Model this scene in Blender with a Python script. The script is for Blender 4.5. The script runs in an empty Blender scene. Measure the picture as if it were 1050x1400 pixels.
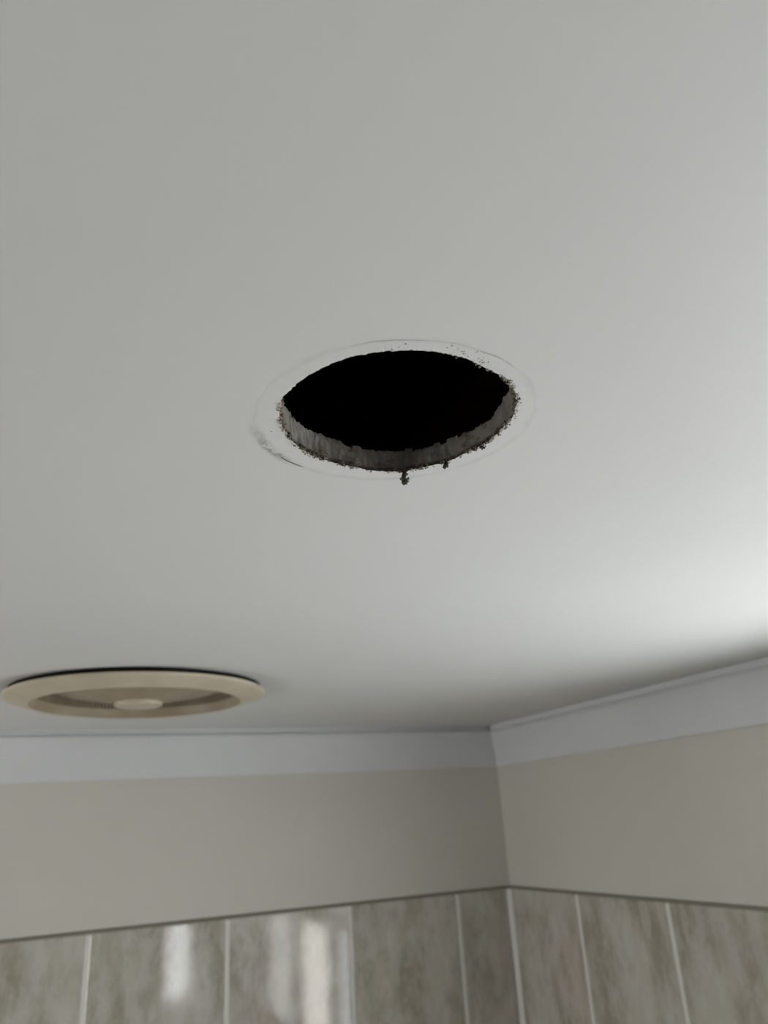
import bpy, bmesh, math, random
from mathutils import Vector, Matrix, noise

random.seed(7)
scene = bpy.context.scene
col = scene.collection
PI = math.pi

# ---------------------------------------------------------------- camera
CAM = Vector((-0.8128, -1.2941, 2.246))
YAW, PITCH, ROLL = math.radians(25.2755), math.radians(21.949), math.radians(-3.588)
fw = Vector((math.sin(YAW) * math.cos(PITCH), math.cos(YAW) * math.cos(PITCH), math.sin(PITCH)))
r0 = Vector((math.cos(YAW), -math.sin(YAW), 0))
u0 = r0.cross(fw)
rt = r0 * math.cos(ROLL) + u0 * math.sin(ROLL)
up = -r0 * math.sin(ROLL) + u0 * math.cos(ROLL)
cd = bpy.data.cameras.new('camera')
cam = bpy.data.objects.new('camera', cd)
col.objects.link(cam)
M3 = Matrix((rt, up, -fw)).transposed()
cam.matrix_world = Matrix.Translation(CAM) @ M3.to_4x4()
cd.sensor_fit = 'VERTICAL'
cd.sensor_height = 36.0
cd.sensor_width = 27.0
cd.lens = 1045.27 / 1400 * 36
cd.clip_start = 0.01
cd.dof.use_dof = True
cd.dof.focus_distance = 0.325
cd.dof.aperture_fstop = 12.5
scene.camera = cam

# ---------------------------------------------------------------- world and light
world = bpy.data.worlds.new('sky')
scene.world = world
world.use_nodes = True
world.node_tree.nodes['Background'].inputs[0].default_value = (0.75, 0.82, 0.9, 1)
world.node_tree.nodes['Background'].inputs[1].default_value = 1.0
scene.view_settings.view_transform = 'Standard'
scene.view_settings.look = 'None'
scene.view_settings.exposure = 0.0
scene.view_settings.gamma = 1.0
scene.view_settings.use_curve_mapping = False
# light comes from glowing panes of window_1, window_2 and two added windows
DAY = 11.0

CEIL = 2.4            # ceiling underside
XL, YN = -2.0, -2.3   # left wall and near wall (behind the camera)
Z_TILE = 2.246 - 0.1236
Z_CORN = 2.246 + 0.0817
P_CORN = 0.0274

# ---------------------------------------------------------------- helpers
def obj(name, verts, faces, mat, parent=None, smooth=False):
    me = bpy.data.meshes.new(name)
    me.from_pydata([tuple(v) for v in verts], [], faces)
    me.validate()
    me.update()
    if mat:
        me.materials.append(mat)
    if smooth:
        for p in me.polygons:
            p.use_smooth = True
    o = bpy.data.objects.new(name, me)
    col.objects.link(o)
    if parent:
        o.parent = parent
    return o

def from_bm(name, bm, mat, parent=None, smooth=False):
    me = bpy.data.meshes.new(name)
    bm.to_mesh(me)
    bm.free()
    me.materials.append(mat)
    if smooth:
        for p in me.polygons:
            p.use_smooth = True
    o = bpy.data.objects.new(name, me)
    col.objects.link(o)
    if parent:
        o.parent = parent
    return o

def boxes(name, lst, mat, parent=None):
    V, F = [], []
    for (a, b) in lst:
        n = len(V)
        for z in (a[2], b[2]):
            V += [(a[0], a[1], z), (b[0], a[1], z), (b[0], b[1], z), (a[0], b[1], z)]
        F += [tuple(n + i for i in f) for f in
              ((3, 2, 1, 0), (4, 5, 6, 7), (0, 1, 5, 4), (1, 2, 6, 5), (2, 3, 7, 6), (3, 0, 4, 7))]
    return obj(name, V, F, mat, parent)

def empty(name, loc):
    o = bpy.data.objects.new(name, None)
    col.objects.link(o)
    o.location = loc
    o.empty_display_size = 0.05
    return o

def struct(o, label=None):
    o['kind'] = 'structure'
    if label:
        o['label'] = label
    return o

def tag(o, label, cat, group=None):
    o['label'] = label
    o['category'] = cat
    if group:
        o['group'] = group
    return o

def lathe(name, prof, n, mat, parent, closed=False, smooth=True):
    """profile of (radius, z) swept about the parent's axis"""
    V, F = [], []
    m = len(prof)
    for i in range(n):
        a = 2 * PI * i / n
        for (r, z) in prof:
            V.append((r * math.cos(a), r * math.sin(a), z))
    for i in range(n):
        j = (i + 1) % n
        for k in range(m if closed else m - 1):
            l = (k + 1) % m
            F.append((i * m + k, j * m + k, j * m + l, i * m + l))
    o = obj(name, V, F, mat, parent, smooth)
    bm = bmesh.new()
    bm.from_mesh(o.data)
    bmesh.ops.remove_doubles(bm, verts=bm.verts, dist=1e-6)
    bmesh.ops.recalc_face_normals(bm, faces=bm.faces)
    bm.to_mesh(o.data)
    bm.free()
    if smooth:
        md = o.modifiers.new('edges', 'EDGE_SPLIT')
        md.split_angle = math.radians(35)
    return o

# ---------------------------------------------------------------- materials
def mat(name, color, rough=0.6, spec=0.5):
    m = bpy.data.materials.new(name)
    m.use_nodes = True
    b = m.node_tree.nodes['Principled BSDF']
    b.inputs['Base Color'].default_value = (*color, 1)
    b.inputs['Roughness'].default_value = rough
    b.inputs['Specular IOR Level'].default_value = spec
    return m

class NT:
    def __init__(s, m):
        s.m = m
        s.t = m.node_tree
        s.n = s.t.nodes
        s.b = s.n['Principled BSDF']
        s.pos = s.n.new('ShaderNodeNewGeometry').outputs['Position']
    def link(s, a, b):
        s.t.links.new(a, b)
    def val(s, sock, v):
        if hasattr(v, 'is_output'):
            s.link(v, sock)
        else:
            sock.default_value = v
    def math(s, op, a, b=0.0, c=None, clamp=False):
        n = s.n.new('ShaderNodeMath')
        n.operation = op
        n.use_clamp = clamp
        s.val(n.inputs[0], a)
        s.val(n.inputs[1], b)
        if c is not None:
            s.val(n.inputs[2], c)
        return n.outputs[0]
    def vec(s, op, a, b):
        n = s.n.new('ShaderNodeVectorMath')
        n.operation = op
        s.val(n.inputs[0], a)
        s.val(n.inputs[1], b)
        return n.outputs[1] if op in ('LENGTH', 'DISTANCE', 'DOT_PRODUCT') else n.outputs[0]
    def noise(s, scale, detail=3, rough=0.5, vec=None):
        n = s.n.new('ShaderNodeTexNoise')
        s.link(vec or s.pos, n.inputs['Vector'])
        n.inputs['Scale'].default_value = scale
        n.inputs['Detail'].default_value = detail
        n.inputs['Roughness'].default_value = rough
        return n.outputs['Fac']
    def rng(s, v, a, b, c=0.0, d=1.0):
        n = s.n.new('ShaderNodeMapRange')
        n.clamp = True
        n.interpolation_type = 'SMOOTHSTEP'
        s.val(n.inputs[0], v)
        for i, x in enumerate((a, b, c, d)):
            n.inputs[i + 1].default_value = x
        return n.outputs[0]
    def mix(s, f, a, b):
        n = s.n.new('ShaderNodeMix')
        n.data_type = 'RGBA'
        s.val(n.inputs[0], f)
        s.val(n.inputs[6], (*a, 1) if isinstance(a, tuple) else a)
        s.val(n.inputs[7], (*b, 1) if isinstance(b, tuple) else b)
        return n.outputs[2]
    def bump(s, h, strength, dist):
        n = s.n.new('ShaderNodeBump')
        n.inputs['Strength'].default_value = strength
        n.inputs['Distance'].default_value = dist
        s.link(h, n.inputs['Height'])
        s.link(n.outputs[0], s.b.inputs['Normal'])
    def color(s, c):
        s.link(c, s.b.inputs['Base Color'])

HOLE = Vector((-0.68634, -1.04474, CEIL))
SCR = Vector((-0.68673, -1.0422, CEIL))     # centre of the scribed circle

# ceiling paint with the scribed ring, the scuffs and the bare paper round the hole
m_ceil = mat('ceiling_paint', (0.79, 0.795, 0.785), 0.55, 0.3)
t = NT(m_ceil)
rel = t.vec('SUBTRACT', t.pos, tuple(SCR))
sep = t.n.new('ShaderNodeSeparateXYZ')
t.link(rel, sep.inputs[0])
rad = t.math('SQRT', t.math('ADD', t.math('MULTIPLY', sep.outputs[0], sep.outputs[0]),
                            t.math('MULTIPLY', sep.outputs[1], sep.outputs[1])))
ang = t.math('ARCTAN2', sep.outputs[1], sep.outputs[0])
wob = t.math('MULTIPLY', t.math('SUBTRACT', t.noise(70, 2), 0.5), 0.0022)
dr = t.math('ABSOLUTE', t.math('SUBTRACT', t.math('ADD', rad, wob), 0.0578))
line = t.rng(dr, 0.00012, 0.00055, 1, 0)
line = t.math('MULTIPLY', line, t.rng(t.noise(45, 3), 0.40, 0.62))
soft = t.math('MULTIPLY', t.rng(dr, 0.0002, 0.0026, 1, 0), t.rng(t.noise(28, 3), 0.38, 0.62))
def arc(a0, a1, w):      # mask by angle in degrees
    mid, half = math.radians((a0 + a1) / 2), math.radians((a1 - a0) / 2)
    d = t.math('ABSOLUTE', t.math('SUBTRACT', ang, mid))
    return t.rng(d, half - math.radians(w), half + math.radians(w), 1, 0)
patch = t.math('MULTIPLY', t.math('MULTIPLY', t.rng(dr, 0.0005, 0.0042, 1, 0), arc(120, 156, 10)), t.rng(t.noise(90, 4, 0.6), 0.3, 0.6))
smudge = t.math('MULTIPLY', t.math('MULTIPLY', t.rng(dr, 0.0008, 0.0034, 1, 0), arc(122, 150, 9)),
                t.rng(t.noise(190, 6, 0.7), 0.42, 0.62))
scratch = t.math('MULTIPLY', t.rng(dr, 0.00025, 0.0008, 1, 0), arc(113, 128, 2))
strong = t.math('MAXIMUM', arc(-128, -58, 12), t.math('MULTIPLY', arc(45, 75, 8), 0.7))
linek = t.math('ADD', 0.07, t.math('MULTIPLY', strong, 0.40))
dark = t.math('MAXIMUM', t.math('MULTIPLY', line, linek), t.math('MAXIMUM', t.math('MULTIPLY', smudge, 0.60), t.math('MULTIPLY', patch, 0.38)))
dark = t.math('MAXIMUM', dark, t.math('MULTIPLY', scratch, 0.85))
dark = t.math('MAXIMUM', dark, t.math('MULTIPLY', soft, 0.11))
paper = t.math('MULTIPLY', t.rng(rad, 0.0515, 0.0585, 1, 0), t.rng(t.noise(160, 3), 0.35, 0.6))
base = t.mix(t.rng(t.noise(2.2, 3), 0.35, 0.65), (0.775, 0.78, 0.77), (0.805, 0.81, 0.80))
base = t.mix(t.math('MULTIPLY', paper, 0.25), base, (0.88, 0.88, 0.86))
t.color(t.mix(dark, base, (0.10, 0.09, 0.075)))
hgt = t.math('ADD', t.math('MULTIPLY', t.noise(260, 3), 0.35),
             t.math('MULTIPLY', t.rng(dr, 0.0, 0.0012, 0, 1), 0.4))
t.bump(hgt, 0.18, 0.0006)

m_wall = mat('cream_wall_paint', (0.58, 0.545, 0.455), 0.6, 0.25)
t = NT(m_wall)
t.color(t.mix(t.rng(t.noise(3.0, 3), 0.3, 0.7), (0.655, 0.635, 0.575), (0.69, 0.67, 0.605)))
t.bump(t.noise(180, 3), 0.10, 0.0006)

m_corn = mat('cornice_paint', (0.74, 0.755, 0.77), 0.55, 0.3)
t = NT(m_corn)
t.color(t.mix(t.rng(t.noise(6, 3), 0.3, 0.7), (0.72, 0.735, 0.75), (0.76, 0.775, 0.79)))

m_tile = mat('glazed_stone_tile', (0.5, 0.46, 0.4), 0.16, 0.5)
t = NT(m_tile)
oi = t.n.new('ShaderNodeObjectInfo')
shift = t.vec('ADD', t.pos, oi.outputs['Location'])
squash = t.vec('MULTIPLY', shift, (1.0, 1.0, 0.62))
n1 = t.noise(14, 6, 0.62, squash)
n2 = t.noise(60, 5, 0.65, t.vec('MULTIPLY', shift, (1, 1, 0.4)))
n3 = t.noise(7, 3, 0.5, t.vec('ADD', squash, (3.1, 5.7, 1.3)))
c1 = t.mix(t.rng(n1, 0.34, 0.66), (0.36, 0.325, 0.26), (0.57, 0.54, 0.475))
c1 = t.mix(t.math('MULTIPLY', t.rng(n3, 0.5, 0.7), 0.6), c1, (0.51, 0.425, 0.37))
c1 = t.mix(t.math('MULTIPLY', t.rng(n2, 0.42, 0.62), 0.4), c1, (0.68, 0.67, 0.635))
t.color(c1)
t.link(t.rng(n2, 0.3, 0.7, 0.05, 0.10), t.b.inputs['Roughness'])
t.bump(t.noise(30, 2, 0.4, shift), 0.06, 0.0012)

m_grout = mat('pale_grout', (0.80, 0.785, 0.74), 0.9, 0.1)
m_bead = mat('dark_bead', (0.27, 0.245, 0.20), 0.7, 0.2)
m_floor = mat('floor_tile', (0.50, 0.47, 0.42), 0.35)
t = NT(m_floor)
t.color(t.mix(t.rng(t.noise(9, 5), 0.35, 0.65), (0.20, 0.19, 0.17), (0.26, 0.245, 0.22)))

m_wall_tiled = mat('tiled_wall_paint', (0.5, 0.47, 0.4), 0.5)
t = NT(m_wall_tiled)
sp = t.n.new('ShaderNodeSeparateXYZ')
t.link(t.pos, sp.inputs[0])
t.color(t.mix(t.math('GREATER_THAN', sp.outputs[2], Z_TILE), (0.30, 0.285, 0.25), (0.50, 0.485, 0.43)))

m_gyp = mat('cut_gypsum', (0.40, 0.385, 0.345), 0.95, 0.1)
t = NT(m_gyp)
relh = t.vec('SUBTRACT', t.pos, tuple(HOLE))
sph = t.n.new('ShaderNodeSeparateXYZ')
t.link(relh, sph.inputs[0])
g = t.mix(t.rng(t.noise(120, 4, 0.6), 0.3, 0.7), (0.215, 0.205, 0.18), (0.30, 0.29, 0.26))
g = t.mix(t.math('MULTIPLY', t.rng(t.noise(95, 3, 0.6, t.vec('MULTIPLY', t.pos, (1, 1, 2.2))), 0.56, 0.68), 0.7),
          g, (0.16, 0.10, 0.065))
edge = t.math('MULTIPLY', t.rng(sph.outputs[2], 0.0003, 0.0030, 1, 0), t.rng(t.noise(170, 4, 0.65), 0.28, 0.50))
g = t.mix(t.math('MULTIPLY', edge, 0.92), g, (0.05, 0.042, 0.028))
t.color(g)
t.bump(t.noise(500, 3, 0.6), 0.25, 0.0005)

m_paper = mat('torn_white_paper', (0.80, 0.79, 0.76), 0.9, 0.1)
m_fray = mat('frayed_grey_paper', (0.40, 0.37, 0.31), 0.95, 0.05)
m_dust = mat('dark_gypsum_dust', (0.13, 0.115, 0.085), 0.95, 0.05)
t = NT(m_dust)
t.color(t.mix(t.rng(t.noise(900, 3), 0.42, 0.62), (0.075, 0.065, 0.045), (0.27, 0.25, 0.20)))
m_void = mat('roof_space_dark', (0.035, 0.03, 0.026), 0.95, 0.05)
m_brown = mat('torn_brown_paper', (0.30, 0.21, 0.14), 0.95, 0.05)
m_joist = mat('dark_timber', (0.16, 0.07, 0.04), 0.85, 0.1)
t = NT(m_joist)
t.color(t.mix(t.rng(t.noise(40, 4, 0.6, t.vec('MULTIPLY', t.pos, (6, 1, 6))), 0.35, 0.65),
              (0.22, 0.085, 0.05), (0.34, 0.15, 0.09)))

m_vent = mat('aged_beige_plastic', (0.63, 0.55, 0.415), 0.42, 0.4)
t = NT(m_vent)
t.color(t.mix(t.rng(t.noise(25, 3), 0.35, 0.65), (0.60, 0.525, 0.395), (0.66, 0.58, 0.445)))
m_dish = mat('darker_beige_plastic', (0.45, 0.375, 0.265), 0.5, 0.35)  # darker than the flange: dish, inner wall and slots
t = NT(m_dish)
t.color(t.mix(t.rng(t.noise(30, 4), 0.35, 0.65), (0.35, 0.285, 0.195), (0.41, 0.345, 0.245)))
m_black = mat('flat_black', (0.015, 0.015, 0.014), 0.9, 0.1)  # for the ring above the flange and the housing
m_white = mat('white_window_frame', (0.78, 0.78, 0.76), 0.4)

def pane_mat(name, c, s):
    m = mat(name, (0.7, 0.72, 0.74), 0.5)
    b = m.node_tree.nodes['Principled BSDF']
    b.inputs['Emission Color'].default_value = (*c, 1)
    b.inputs['Emission Strength'].default_value = s
    return m
# glowing frosted panes; those of the two added windows brighten ceiling and walls
m_pane_a = pane_mat('frosted_pane_cool', (0.86, 0.95, 1.0), DAY * 0.55)
m_pane_b = pane_mat('frosted_pane_sunlit', (1.0, 0.965, 0.91), DAY * 0.92)
m_pane_c = pane_mat('frosted_pane_dim', (0.95, 0.98, 1.0), DAY * 0.45)
m_pane_fill_right = pane_mat('glow_pane_fill_right', (0.95, 0.985, 1.0), DAY * 3.7)
m_pane_near = pane_mat('frosted_pane_narrow_window', (0.95, 0.985, 1.0), DAY * 0.95)
m_pane_fill_left = pane_mat('glow_pane_fill_left', (1.0, 0.99, 0.97), DAY * 0.80)

# ---------------------------------------------------------------- ceiling with its two openings
VENT = Vector((-0.7016, -0.3770, CEIL))
TH = 0.012
RIM = [(-179.6, 49.56), (-173.9, 49.12), (-163.2, 48.9), (-150.6, 49.3), (-132.1, 49.8),
       (-115, 49.5), (-99.5, 49.2), (-85.4, 48.7), (-72.2, 47.9),
       (-59.9, 48.5), (-53.2, 49.3), (-42.0, 49.33), (-22.3, 48.67), (-7.8, 47.64), (9.4, 47.98), (25.1, 48.15),
       (36.0, 50.0), (49.6, 50.42), (62.8, 51.92), (74.6, 51.1), (92.9, 48.36), (111.5, 47.81), (126.5, 47.59),
       (144.2, 47.58), (172.5, 48.55)]
TOP = [(-160, 12.0), (-60, 12.0), (-30, 13.0), (-14.3, 13.4), (-11.0, 12.8), (-4.3, 11.75), (0.1, 8.97), (7.3, 9.9),
       (16.3, 9.56), (24.6, 10.8), (27.7, 8.89), (29.5, 10.9), (44.8, 10.8), (57.2, 11.22), (61.6, 11.53),
       (78.4, 11.25), (92.3, 11.22), (98.3, 13.56), (106.7, 12.73), (115.4, 12.51), (126.0, 11.88), (137.5, 13.6),
       (150, 13.0)]

def interp(tab, a):
    a = (a + 180) % 360 - 180
    ext = [(tab[-1][0] - 360, tab[-1][1])] + tab + [(tab[0][0] + 360, tab[0][1])]
    for (a0, v0), (a1, v1) in zip(ext, ext[1:]):
        if a0 <= a <= a1:
            f = (a - a0) / (a1 - a0)
            f = f * f * (3 - 2 * f)
            return (v0 + (v1 - v0) * f) / 1000
    return tab[0][1] / 1000

def n1d(x, seed):
    return noise.noise(Vector((x, seed * 7.3, seed * 1.7)))

NS = 540
def rim_r(i, fine=1.0):
    a = 360 * i / NS - 180
    c, s = math.cos(math.radians(a)), math.sin(math.radians(a))
    n = noise.noise(Vector((c * 9, s * 9, 1.0))) * 0.00035 + noise.noise(Vector((c * 38, s * 38, 4.0))) * 0.00042 * fine \
        + noise.noise(Vector((c * 110, s * 110, 8.0))) * 0.00030 * fine
    return interp(RIM, a) + n
def circle_dir(i):
    a = math.radians(360 * i / NS - 180)
    return math.cos(a), math.sin(a)

def fill_plate(bm, z, loops):
    es = []
    for lp in loops:
        vs = [bm.verts.new((x, y, z)) for (x, y) in lp]
        for a, b in zip(vs, vs[1:] + vs[:1]):
            es.append(bm.edges.new((a, b)))
    bmesh.ops.triangle_fill(bm, use_beauty=True, edges=es)

bm = bmesh.new()
RO = 0.075
outer = [(XL, YN), (0, YN), (0, 0), (XL, 0)]
ring_hole = [(HOLE.x + RO * circle_dir(i)[0], HOLE.y + RO * circle_dir(i)[1]) for i in range(0, NS, 5)]
ring_vent = [(VENT.x + 0.122 * math.cos(2 * PI * k / 96), VENT.y + 0.122 * math.sin(2 * PI * k / 96)) for k in range(96)]
fill_plate(bm, CEIL, [outer, ring_hole, ring_vent])
fill_plate(bm, CEIL + TH, [outer, ring_hole, ring_vent])
for k in range(96):
    (x0, y0), (x1, y1) = ring_vent[k], ring_vent[(k + 1) % 96]
    bm.faces.new([bm.verts.new(v) for v in ((x0, y0, CEIL), (x1, y1, CEIL), (x1, y1, CEIL + TH), (x0, y0, CEIL + TH))])
# ring of fine facets from the plain plate to the ragged rim
levels = (0.0, 0.35, 0.65, 0.85, 0.95, 1.0)
rows = []
for i in range(NS):
    c, s = circle_dir(i)
    re = rim_r(i)
    k5 = (i // 5) * 5
    # keep the outer ring on the chord of the plate's coarser loop
    f = (i - k5) / 5
    cA, sA = circle_dir(k5)
    cB, sB = circle_dir((k5 + 5) % NS)
    ox, oy = HOLE.x + RO * (cA + (cB - cA) * f), HOLE.y + RO * (sA + (sB - sA) * f)
    ix, iy = HOLE.x + re * c, HOLE.y + re * s
    row = []
    for l in levels:
        dz = 0.0
        if l > 0.8:
            dz = -abs(noise.noise(Vector((c * 30, s * 30, 3.0)))) * 0.00022 * (l - 0.8) / 0.2
        row.append(bm.verts.new((ox + (ix - ox) * l, oy + (iy - oy) * l, CEIL + dz)))
    rows.append(row)
for i in range(NS):
    a, b = rows[i], rows[(i + 1) % NS]
    for k in range(len(levels) - 1):
        bm.faces.new((a[k], b[k], b[k + 1], a[k + 1]))
bmesh.ops.remove_doubles(bm, verts=bm.verts, dist=1e-5)
for f in bm.faces:
    f.normal_update()
    if abs(f.normal.z) > 0.5:
        want = -1 if f.calc_center_median().z < CEIL + TH / 2 else 1
        if f.normal.z * want < 0:
            f.normal_flip()
ceiling = struct(from_bm('ceiling', bm, m_ceil), 'white plasterboard ceiling with a ragged round hole cut through it')

# cut face of the board inside the hole: upright saw facets with a broken top edge
V, F = [], []
NZ = 9
step_r = []
cur, left = 0.0, 0
for i in range(NS):
    if left <= 0:
        cur = random.uniform(-0.00022, 0.00022)
        left = random.randint(8, 26)
    left -= 1
    step_r.append(cur)
rag = []
cur, left = 0.0, 0
for i in range(NS):
    if left <= 0:
        cur = random.uniform(-0.0013, 0.0009)
        left = random.randint(2, 9)
    left -= 1
    rag.append(cur + random.uniform(-0.0003, 0.0003))
for i in range(NS):
    c, s = circle_dir(i)
    a = 360 * i / NS - 180
    top = interp(TOP, a) + rag[i]
    for k in range(NZ):
        f = k / (NZ - 1)
        z = top * f
        r = rim_r(i, 1.0 - 0.9 * min(1, f * 6)) + 0.00005
        r += step_r[i] * min(1, f * 4) + noise.noise(Vector((c * 22, s * 22, f * 3))) * 0.00045 * min(1, f * 4)
        if f > 0.9:
            r += 0.0003
        V.append((HOLE.x + r * c, HOLE.y + r * s, CEIL + z))
    V.append((HOLE.x + (RO + .0) * c, HOLE.y + RO * s, CEIL + TH + 0.0003))
MZ = NZ + 1
for i in range(NS):
    j = (i + 1) % NS
    for k in range(MZ - 1):
        F.append((i * MZ + k, i * MZ + k + 1, j * MZ + k + 1, j * MZ + k))
cut = obj('cut_edge', V, F, m_gyp, ceiling)
cut['label'] = 'rough grey cut face of the plasterboard inside the round hole'

# torn paper lip and frayed flakes at the rim
def shard(V, F, p, size, d1, d2, d3):
    """irregular little chip: four-sided, with thickness"""
    n = len(V)
    pts = [d1 * -0.5, d2 * 0.5 + d1 * random.uniform(-.2, .2), d1 * 0.5, d2 * -0.5 + d1 * random.uniform(-.2, .2)]
    for q in pts:
        V.append(p + q * size * random.uniform(0.6, 1.2))
    V.append(p + d3 * size * random.uniform(0.15, 0.4))
    V.append(p - d3 * size * random.uniform(0.1, 0.3))
    for k in range(4):
        F.append((n + k, n + (k + 1) % 4, n + 4))
        F.append((n + (k + 1) % 4, n + k, n + 5))

def rim_point(a_deg, dr_=0.0, dz=0.0):
    i = int(round((a_deg + 180) / 360 * NS)) % NS
    c, s = circle_dir(i)
    r = rim_r(i) + dr_
    return Vector((HOLE.x + r * c, HOLE.y + r * s, CEIL + dz)), Vector((c, s, 0)), Vector((-s, c, 0))

def rand_dirs(rd, tg):
    d1 = (rd * random.uniform(-1, 1) + tg * random.uniform(-1, 1) + Vector((0, 0, random.uniform(-.7, .3)))).normalized()
    d2 = d1.cross(Vector((random.uniform(-1, 1), random.uniform(-1, 1), random.uniform(-1, 1)))).normalized()
    return d1, d2 * 0.55, d1.cross(d2).normalized()

def fringe(name, spans, material, size, drr, dzr):
    V, F = [], []
    for (a0, a1, n) in spans:
        for _ in range(n):
            a = random.uniform(a0, a1)
            for _try in range(12):
                if n1d(a * 0.35, len(name)) + 0.5 * n1d(a * 0.11, 3) > 0.05:
                    break
                a = random.uniform(a0, a1)
            p, rd, tg = rim_point(a, random.uniform(*drr), random.uniform(*dzr))
            shard(V, F, p, random.uniform(*size), *rand_dirs(rd, tg))
    o = obj(name, V, F, material, ceiling)
    o['kind'] = 'stuff'
    return o

fringe('paper_fray', [(-62, 30, 220), (30, 178, 200), (-140, -70, 14)], m_paper, (0.0004, 0.0014), (-0.0003, 0.0010), (-0.0006, 0.0002))
fringe('grey_fray', [(-62, 30, 210), (30, 150, 150), (150, 180, 50), (-85, -62, 14)], m_fray, (0.0005, 0.0019), (-0.0009, 0.0007), (-0.0007, 0.0008))
fringe('brown_fray', [(150, 179, 90), (90, 118, 16), (-60, -45, 14)], m_brown, (0.0008, 0.0024), (-0.0008, 0.0003), (-0.0003, 0.0030))
fringe('dust_crumbs', [(-60, -5, 110), (-5, 25, 90), (36, 42, 14), (48, 58, 30), (58, 84, 130), (84, 128, 230), (128, 148, 110),
                       (-90, -66, 14)], m_dust, (0.0006, 0.0019), (-0.0010, 0.0002), (-0.0006, 0.0012))
fringe('loose_crumbs', [(-55, 22, 60), (46, 58, 8), (84, 92, 9), (100, 140, 22)], m_dust, (0.0005, 0.0015), (0.0002, 0.0016), (-0.0007, -0.0001))
# flecks stuck to the paint between rim and scribed line
V, F = [], []
for (a, r) in [(-94, .0545), (-95, .0528), (-91, .0530), (-88, .0522), (-87, .0510), (-86, .0512), (-79, .0512), (-77, .0508),
               (-78, .0520), (-74, .0510), (-83, .0540), (-114, .0515), (-112, .0535), (-117, .0508), (150, .0530), (-76, .0497),
               (-75, .0500), (-77, .0496), (-84, .0500)]:
    aa = math.radians(a)
    for _ in range(2):
        p = Vector((HOLE.x + r * math.cos(aa) + random.uniform(-.0004, .0004),
                    HOLE.y + r * math.sin(aa) + random.uniform(-.0004, .0004), CEIL - 0.00008))
        shard(V, F, p, random.uniform(.0005, .0011), Vector((math.cos(_ + a), math.sin(_ + a), 0)),
              Vector((-math.sin(_ + a), math.cos(_ + a), 0)) * .6, Vector((0, 0, .5)))
o = obj('paint_flecks', V, F, m_dust, ceiling)
o['kind'] = 'stuff'

# clumps of gypsum dust that hang from the rim
def clump(name, a, path, n, size, label):
    p0, rd, tg = rim_point(a, 0.0003, 0.0)
    bm = bmesh.new()
    for k in range(n):
        f = k / max(1, n - 1)
        q = f * (len(path) - 1)
        i = min(int(q), len(path) - 2)
        w = q - i
        dx = path[i][0] * (1 - w) + path[i + 1][0] * w
        dz = path[i][1] * (1 - w) + path[i + 1][1] * w
        wd = path[i][2] * (1 - w) + path[i + 1][2] * w
        c = p0 + tg * (-dx + random.gauss(0, wd)) + rd * random.gauss(0, wd * 0.7) + Vector((0, 0, dz + random.gauss(0, wd * 0.5)))
        r = bmesh.ops.create_icosphere(bm, subdivisions=1, radius=random.uniform(*size), matrix=Matrix.Translation(c))
        for v in r['verts']:
            v.co = c + (v.co - c) * random.uniform(0.5, 1.35)
    for v in bm.verts:
        v.co -= p0
    o = from_bm(name, bm, m_dust)
    o.location = p0
    tag(o, label, 'debris', 'dust clumps hanging from the hole rim')
    return o
clump('dust_clump', 62, [(0.0, 0.0005, .0009), (0.0006, -0.0010, .0005), (0.0003, -0.0026, .0005), (-0.0002, -0.0042, .0010), (0.0003, -0.0056, .0008), (0.0004, -0.0066, .0004)],
      120, (0.0003, 0.00075), 'longest dark dust clump dangling from the far rim of the ceiling hole')
clump('dust_clump', 38, [(-0.0004, 0.0006, .0008), (0.0002, -0.0012, .0008), (-0.0008, -0.0028, .0005)],
      60, (0.0003, 0.00062), 'short dark dust clump on the hole rim right of the longest one')
clump('dust_clump', 13, [(-0.0006, 0.0004, .0008), (0.0006, -0.0008, .0009), (0.0012, -0.0016, .0005)],
      40, (0.00025, 0.00055), 'small dark dust clump on the right-hand rim of the ceiling hole')

# roof space over the hole
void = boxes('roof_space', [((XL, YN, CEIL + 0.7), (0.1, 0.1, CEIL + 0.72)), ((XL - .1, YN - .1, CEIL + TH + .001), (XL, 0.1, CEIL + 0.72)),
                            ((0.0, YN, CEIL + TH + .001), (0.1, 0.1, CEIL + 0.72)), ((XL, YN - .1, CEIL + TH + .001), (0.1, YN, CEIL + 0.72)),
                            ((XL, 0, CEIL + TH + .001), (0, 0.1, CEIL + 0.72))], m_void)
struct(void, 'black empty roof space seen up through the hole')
joist = boxes('roof_joist', [((-0.575, YN + .01, CEIL + TH + .0005), (-0.530, -0.52, CEIL + TH + 0.09))], m_joist)
tag(joist, 'dark reddish timber joist in the roof space right of the hole', 'joist')

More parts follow.
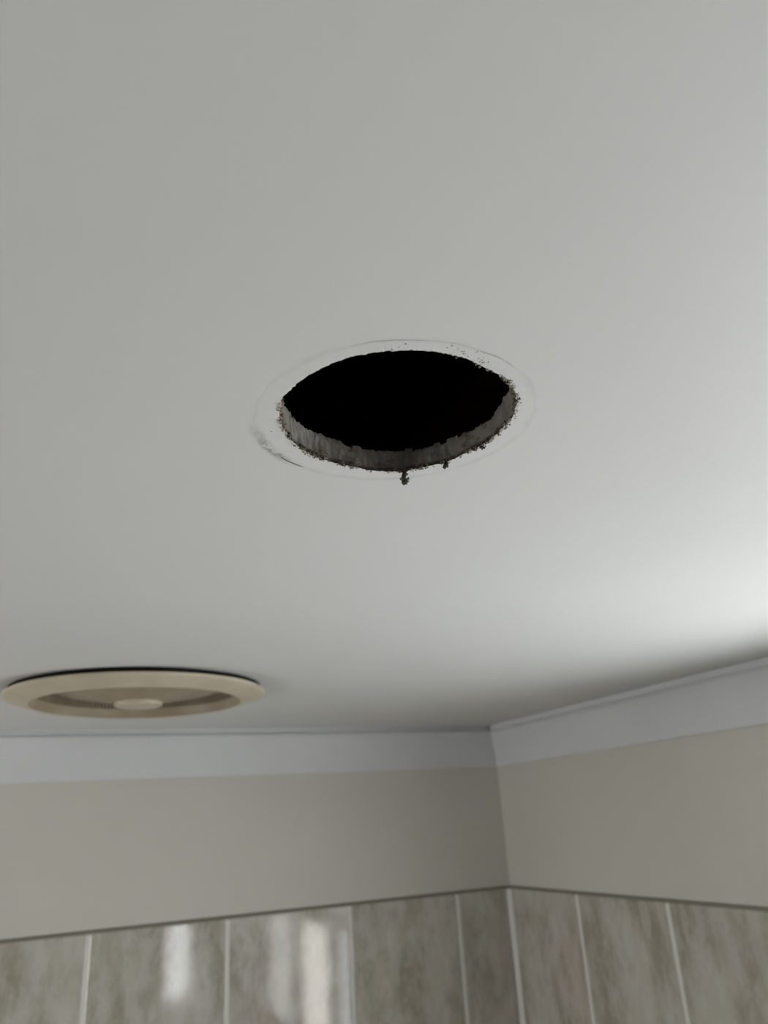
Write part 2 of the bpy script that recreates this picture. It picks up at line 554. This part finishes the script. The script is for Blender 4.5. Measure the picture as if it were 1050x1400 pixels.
# ---------------------------------------------------------------- walls, floor, cornice
OY0, OY1, OZ0, OZ1 = -1.76, -0.80, 1.62, 1.99     # window opening in the right wall
W2X0, W2X1, W2Z0, W2Z1 = -0.25, -0.08, 1.60, 2.10  # narrow window in the near wall
V4Y0, V4Y1, V4Z0, V4Z1 = -1.04, -0.80, 2.025, 2.18   # added opening in the right wall for a pane that brightens the ceiling
W3Y0, W3Y1, W3Z0, W3Z1 = -0.66, -0.06, 1.66, 2.14   # added opening in the left wall for a glowing fill pane
T = 0.1
wall_far = struct(boxes('wall_far', [((XL - T, 0, 0), (T, T, CEIL))], m_wall), 'cream painted far wall above the tiles')
wall_right = struct(boxes('wall_right', [((0, OY1, 0), (T, 0, V4Z0)), ((0, YN, 0), (T, OY0, V4Z0)),
                                         ((0, OY0, 0), (T, OY1, OZ0)), ((0, OY0, OZ1), (T, OY1, V4Z0)),
                                         ((0, YN, V4Z0), (T, V4Y0, V4Z1)), ((0, V4Y1, V4Z0), (T, 0, V4Z1)), ((0, YN, V4Z1), (T, 0, CEIL))], m_wall),
                    'cream painted right wall above the tiles')
wall_near = struct(boxes('wall_near', [((XL - T, YN - T, 0), (W2X0, YN, CEIL)), ((W2X1, YN - T, 0), (T, YN, CEIL)),
                                       ((W2X0, YN - T, 0), (W2X1, YN, W2Z0)), ((W2X0, YN - T, W2Z1), (W2X1, YN, CEIL))], m_wall_tiled))
wall_left = struct(boxes('wall_left', [((XL - T, YN, 0), (XL, W3Y0, CEIL)), ((XL - T, W3Y1, 0), (XL, 0, CEIL)),
                                       ((XL - T, W3Y0, 0), (XL, W3Y1, W3Z0)), ((XL - T, W3Y0, W3Z1), (XL, W3Y1, CEIL))], m_wall_tiled))
floor = struct(boxes('floor', [((XL - T, YN - T, -0.1), (T, T, 0))], m_floor))

# cornice: profile (distance from wall, height), mitred at the corners
ZB = Z_CORN - CEIL
prof = [(0.0, ZB), (0.0035, ZB), (0.0040, ZB + 0.0055)]
for k in range(1, 9):
    f = k / 9
    prof.append((0.0040 + 0.0222 * (1 - math.cos(f * PI / 2)) ** 0.85, ZB + 0.0055 + (0.0723 - 0.0055 - 0.011) * math.sin(f * PI / 2) ** 1.05))
prof += [(0.0262, -0.0118), (P_CORN, -0.0110), (P_CORN - 0.001, -0.0100), (P_CORN - 0.0085, -0.0088), (P_CORN - 0.0085, 0.0), (0.0, 0.0)]
def cornice(name, p0, p1, inn, label=None):
    """p0 -> p1 along the wall foot, inn = inward normal"""
    d = (p1 - p0).normalized()
    V, F = [], []
    for (w, z) in prof:
        V.append(p0 + d * w + inn * w + Vector((0, 0, CEIL + z)))
        V.append(p1 - d * w + inn * w + Vector((0, 0, CEIL + z)))
    n = len(prof)
    for k in range(n):
        l = (k + 1) % n
        F.append((2 * k, 2 * k + 1, 2 * l + 1, 2 * l))
    F.append(tuple(2 * k for k in range(n)))
    F.append(tuple(2 * k + 1 for k in reversed(range(n))))
    o = obj(name, V, F, m_corn)
    bm = bmesh.new(); bm.from_mesh(o.data); bmesh.ops.recalc_face_normals(bm, faces=bm.faces); bm.to_mesh(o.data); bm.free()
    return struct(o, label)
A, B, C_, D = Vector((XL, 0, 0)), Vector((0, 0, 0)), Vector((0, YN, 0)), Vector((XL, YN, 0))
cornice('trim_1', A, B, Vector((0, -1, 0)), 'white cornice along the top of the far wall')
cornice('trim_2', B, C_, Vector((-1, 0, 0)), 'white cornice along the top of the right wall')
cornice('trim_3', C_, D, Vector((0, 1, 0)))
cornice('trim_4', D, A, Vector((1, 0, 0)))

# ---------------------------------------------------------------- wall tiles, each a part of its wall
TT, GAP = 0.008, 0.0058
cache = {}
def tile_mesh(w, h):
    key = (round(w, 4), round(h, 4))
    if key in cache:
        return cache[key]
    b, c = 0.0016, 0.0012
    V = []
    for (iw, d) in ((0, 0), (0, TT - c), (b, TT)):
        for (x, z) in ((-w / 2 + iw, -h / 2 + iw), (w / 2 - iw, -h / 2 + iw), (w / 2 - iw, h / 2 - iw), (-w / 2 + iw, h / 2 - iw)):
            V.append((x, -d, z))
    F = [(8, 9, 10, 11), (3, 2, 1, 0)]
    for a in (0, 4):
        for k in range(4):
            l = (k + 1) % 4
            F.append((a + k, a + l, a + 4 + l, a + 4 + k))
    me = bpy.data.meshes.new('tile')
    me.from_pydata(V, [], F)
    me.update()
    me.materials.append(m_tile)
    cache[key] = me
    return me

def tile_wall(wall, cuts, zcuts, rot, place):
    for u0_, u1_ in zip(cuts, cuts[1:]):
        for z0, z1 in zip(zcuts, zcuts[1:]):
            w, h = u1_ - u0_ - GAP, z1 - z0 - GAP
            if w < 0.012 or h < 0.012:
                continue
            um, zm = (u0_ + u1_) / 2, (z0 + z1) / 2
            o = bpy.data.objects.new('tile', tile_mesh(w, h))
            col.objects.link(o)
            o.location = place(um, zm)
            o.rotation_euler = (0, 0, rot)
            o.parent = wall

PW, PH = 0.1975, 0.300
zc = [Z_TILE + GAP / 2 - PH * k for k in range(7)] + [0.0]
zc = sorted(zc)
xc = [-0.0105] + [-0.113 - PW * k for k in range(10)] + [XL]
tile_wall(wall_far, sorted(c for c in xc if c >= XL), zc, 0.0, lambda u, z: (u, 0.0, z))
yc = [-0.0105] + [-0.0025 - PW * k for k in range(1, 12)] + [YN, OY0, OY1]
yc = sorted(set(c for c in yc if c >= YN))
zin = [z for z in zc if z < OZ0 - 0.02] + [OZ0]
for span, zz in (([y for y in yc if y <= OY0], zc), ([y for y in yc if OY0 <= y <= OY1], zin), ([y for y in yc if y >= OY1], zc)):
    tile_wall(wall_right, span, zz, -PI / 2, lambda u, z: (0.0, u, z))
# grout bed behind the tiles
GT = 0.0072
boxes('grout', [((XL, -GT, 0.002), (0, 0, Z_TILE - 0.001))], m_grout, wall_far)
boxes('grout', [((-GT, OY1, 0.002), (0, -GT, Z_TILE - 0.001)), ((-GT, YN, 0.002), (0, OY0, Z_TILE - 0.001)),
                ((-GT, OY0, 0.002), (0, OY1, OZ0))], m_grout, wall_right)
V = [(x, y, z) for z in (0.002, Z_TILE - 0.001) for (x, y) in ((-0.001, -0.001), (-0.0138, -0.0071), (-0.0071, -0.0138))]
obj('corner_grout', V, [(0, 1, 2), (5, 4, 3), (0, 3, 4, 1), (1, 4, 5, 2), (2, 5, 3, 0)], m_grout, wall_far)
# dark bead on the top edge of the tiling
def bead(wall, p0, p1, inn):
    d = (p1 - p0).normalized()
    pr = [(0, 0.0042), (0.0030, 0.0034), (0.0062, 0.0016), (0.0074, 0.0), (0.0, -0.0005)]
    V, F = [], []
    for (w, z) in pr:
        V.append(p0 + d * w + inn * w + Vector((0, 0, Z_TILE + z)))
        V.append(p1 - d * w + inn * w + Vector((0, 0, Z_TILE + z)))
    n = len(pr)
    for k in range(n):
        l = (k + 1) % n
        F.append((2 * k, 2 * k + 1, 2 * l + 1, 2 * l))
    o = obj('top_bead', V, F, m_bead, wall)
    o['label'] = 'dark line along the top edge of the tiles'
bead(wall_far, A, B, Vector((0, -1, 0)))
bead(wall_right, B, Vector((0, OY1, 0)), Vector((-1, 0, 0)))

# ---------------------------------------------------------------- windows that light the room, two of them added for brightness
win = struct(empty('window_1', (0.05, (OY0 + OY1) / 2, OZ0)), 'white framed window with frosted panes in the right wall')
PX = 0.05
def local(lst, e):
    return [(tuple(Vector(a) - e.location), tuple(Vector(b) - e.location)) for a, b in lst]
bars = [(OY0, -1.700), (-1.440, -1.330), (-1.090, -1.001), (-0.863, OY1)]
boxes('window_frame', local([((PX - .012, a, OZ0), (PX + .03, b, OZ1)) for a, b in bars] +
                            [((PX - .012, OY0, OZ0), (PX + .03, OY1, OZ0 + .05)), ((PX - .012, OY0, OZ1 - .02), (PX + .03, OY1, OZ1))], win), m_white, win)
for (a, b), m in (((-1.700, -1.440), m_pane_c), ((-1.330, -1.090), m_pane_b), ((-1.001, -0.863), m_pane_a)):
    boxes('pane', local([((PX, a, OZ0 + .05), (PX + .006, b, OZ1 - .02))], win), m, win)
fill_win_r = struct(empty('fill_window_right', (0.05, (V4Y0 + V4Y1) / 2, V4Z0)), 'added small glowing window above the larger one in the right wall, brightens the ceiling')
boxes('window_frame', local([((PX - .03, V4Y0, V4Z0), (PX + .01, V4Y0 + .025, V4Z1)), ((PX - .03, V4Y1 - .025, V4Z0), (PX + .01, V4Y1, V4Z1)),
                             ((PX - .03, V4Y0, V4Z0), (PX + .01, V4Y1, V4Z0 + .02)), ((PX - .03, V4Y0, V4Z1 - .02), (PX + .01, V4Y1, V4Z1))], fill_win_r), m_white, fill_win_r)
boxes('pane', local([((PX - .016, V4Y0 + .025, V4Z0 + .02), (PX - .010, V4Y1 - .025, V4Z1 - .02))], fill_win_r), m_pane_fill_right, fill_win_r)  # added glowing pane, set high to brighten the ceiling
win2 = struct(empty('window_2', ((W2X0 + W2X1) / 2, YN - .03, W2Z0)), 'narrow frosted window in the near wall')
boxes('window_frame', local([((W2X0, YN - .05, W2Z0), (-0.205, YN - .01, W2Z1)), ((-0.122, YN - .05, W2Z0), (W2X1, YN - .01, W2Z1)),
                             ((W2X0, YN - .05, W2Z0), (W2X1, YN - .01, W2Z0 + .04)), ((W2X0, YN - .05, W2Z1 - .04), (W2X1, YN - .01, W2Z1))], win2), m_white, win2)
boxes('pane', local([((-0.205, YN - .034, W2Z0 + .04), (-0.122, YN - .028, W2Z1 - .04))], win2), m_pane_near, win2)
fill_win_l = struct(empty('fill_window_left', (XL - .05, (W3Y0 + W3Y1) / 2, W3Z0)), 'added glowing high window in the left wall, only there for brightness')
boxes('window_frame', local([((XL - .06, W3Y0, W3Z0), (XL - .02, W3Y0 + .04, W3Z1)), ((XL - .06, W3Y1 - .04, W3Z0), (XL - .02, W3Y1, W3Z1)),
                             ((XL - .06, W3Y0, W3Z0), (XL - .02, W3Y1, W3Z0 + .04)), ((XL - .06, W3Y0, W3Z1 - .04), (XL - .02, W3Y1, W3Z1))], fill_win_l), m_white, fill_win_l)
boxes('pane', local([((XL - .044, W3Y0 + .04, W3Z0 + .04), (XL - .038, W3Y1 - .04, W3Z1 - .04))], fill_win_l), m_pane_fill_left, fill_win_l)  # added glowing pane, only there to lift wall and ceiling brightness

# ---------------------------------------------------------------- exhaust fan cover
vent = tag(empty('exhaust_vent', VENT), 'round beige plastic exhaust fan cover on the ceiling near the cornice', 'exhaust vent')
ZF, ZI, RF, RI = -0.0064, -0.0163, 0.141, 0.1133
lathe('gap_ring', [(0.1235, 0.0), (0.1365, 0.0), (0.1365, ZF + 0.0012), (0.1235, ZF + 0.0012)], 128, m_black, vent, closed=True)  # black ring filling the gap between ceiling and flange
fl = [(RF - 0.0008, ZF + 0.0012), (RF, ZF + 0.0004), (RF, ZF - 0.0010), (RF - 0.0012, ZF - 0.0024)]
for k in range(1, 9):
    f = k / 9
    fl.append((RF - 0.0012 + (RI + 0.0035 - RF + 0.0012) * f, ZF - 0.0024 + (ZI - ZF + 0.0024) * (f ** 0.9)))
fl += [(RI + 0.0016, ZI), (RI + 0.0004, ZI + 0.0002), (RI + 0.0004, ZI + 0.0108), (RI + 0.0016, ZI + 0.0108),
       (0.124, ZF + 0.0012)]
lathe('flange', fl, 160, m_vent, vent, closed=True)
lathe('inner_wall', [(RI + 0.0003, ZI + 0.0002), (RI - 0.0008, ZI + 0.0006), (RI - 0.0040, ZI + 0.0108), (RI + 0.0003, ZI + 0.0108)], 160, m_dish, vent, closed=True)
ZS = ZI + 0.0108
V, F = [], []
NB = 150
for k in range(NB):
    a = 2 * PI * k / NB
    c, s = math.cos(a), math.sin(a)
    rd, tg = Vector((c, s, 0)), Vector((-s, c, 0))
    n = len(V)
    for z in (ZS, ZS + 0.0085):
        for (r, w) in ((0.1062, -.0011), (0.1104, -.0011), (0.1104, .0011), (0.1062, .0011)):
            V.append(rd * r + tg * w + Vector((0, 0, z)))
    F += [tuple(n + i for i in f) for f in ((3, 2, 1, 0), (4, 5, 6, 7), (0, 1, 5, 4), (1, 2, 6, 5), (2, 3, 7, 6), (3, 0, 4, 7))]
sl = obj('slot_ring', V, F, m_dish, vent)
sl['kind'] = 'stuff'
lathe('housing', [(0.1112, ZS), (0.1180, ZS), (0.1180, 0.055), (0.0, 0.055), (0.0, 0.053), (0.1112, 0.053)], 96, m_black, vent, closed=False)
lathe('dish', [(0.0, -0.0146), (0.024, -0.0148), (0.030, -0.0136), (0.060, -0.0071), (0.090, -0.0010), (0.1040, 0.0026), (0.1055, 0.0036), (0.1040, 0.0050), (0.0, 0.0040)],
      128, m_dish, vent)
lathe('hub', [(0.0, -0.0188), (0.0225, -0.0188), (0.0252, -0.0181), (0.0262, -0.0166), (0.0262, -0.0142), (0.0, -0.0142)], 72, m_vent, vent)
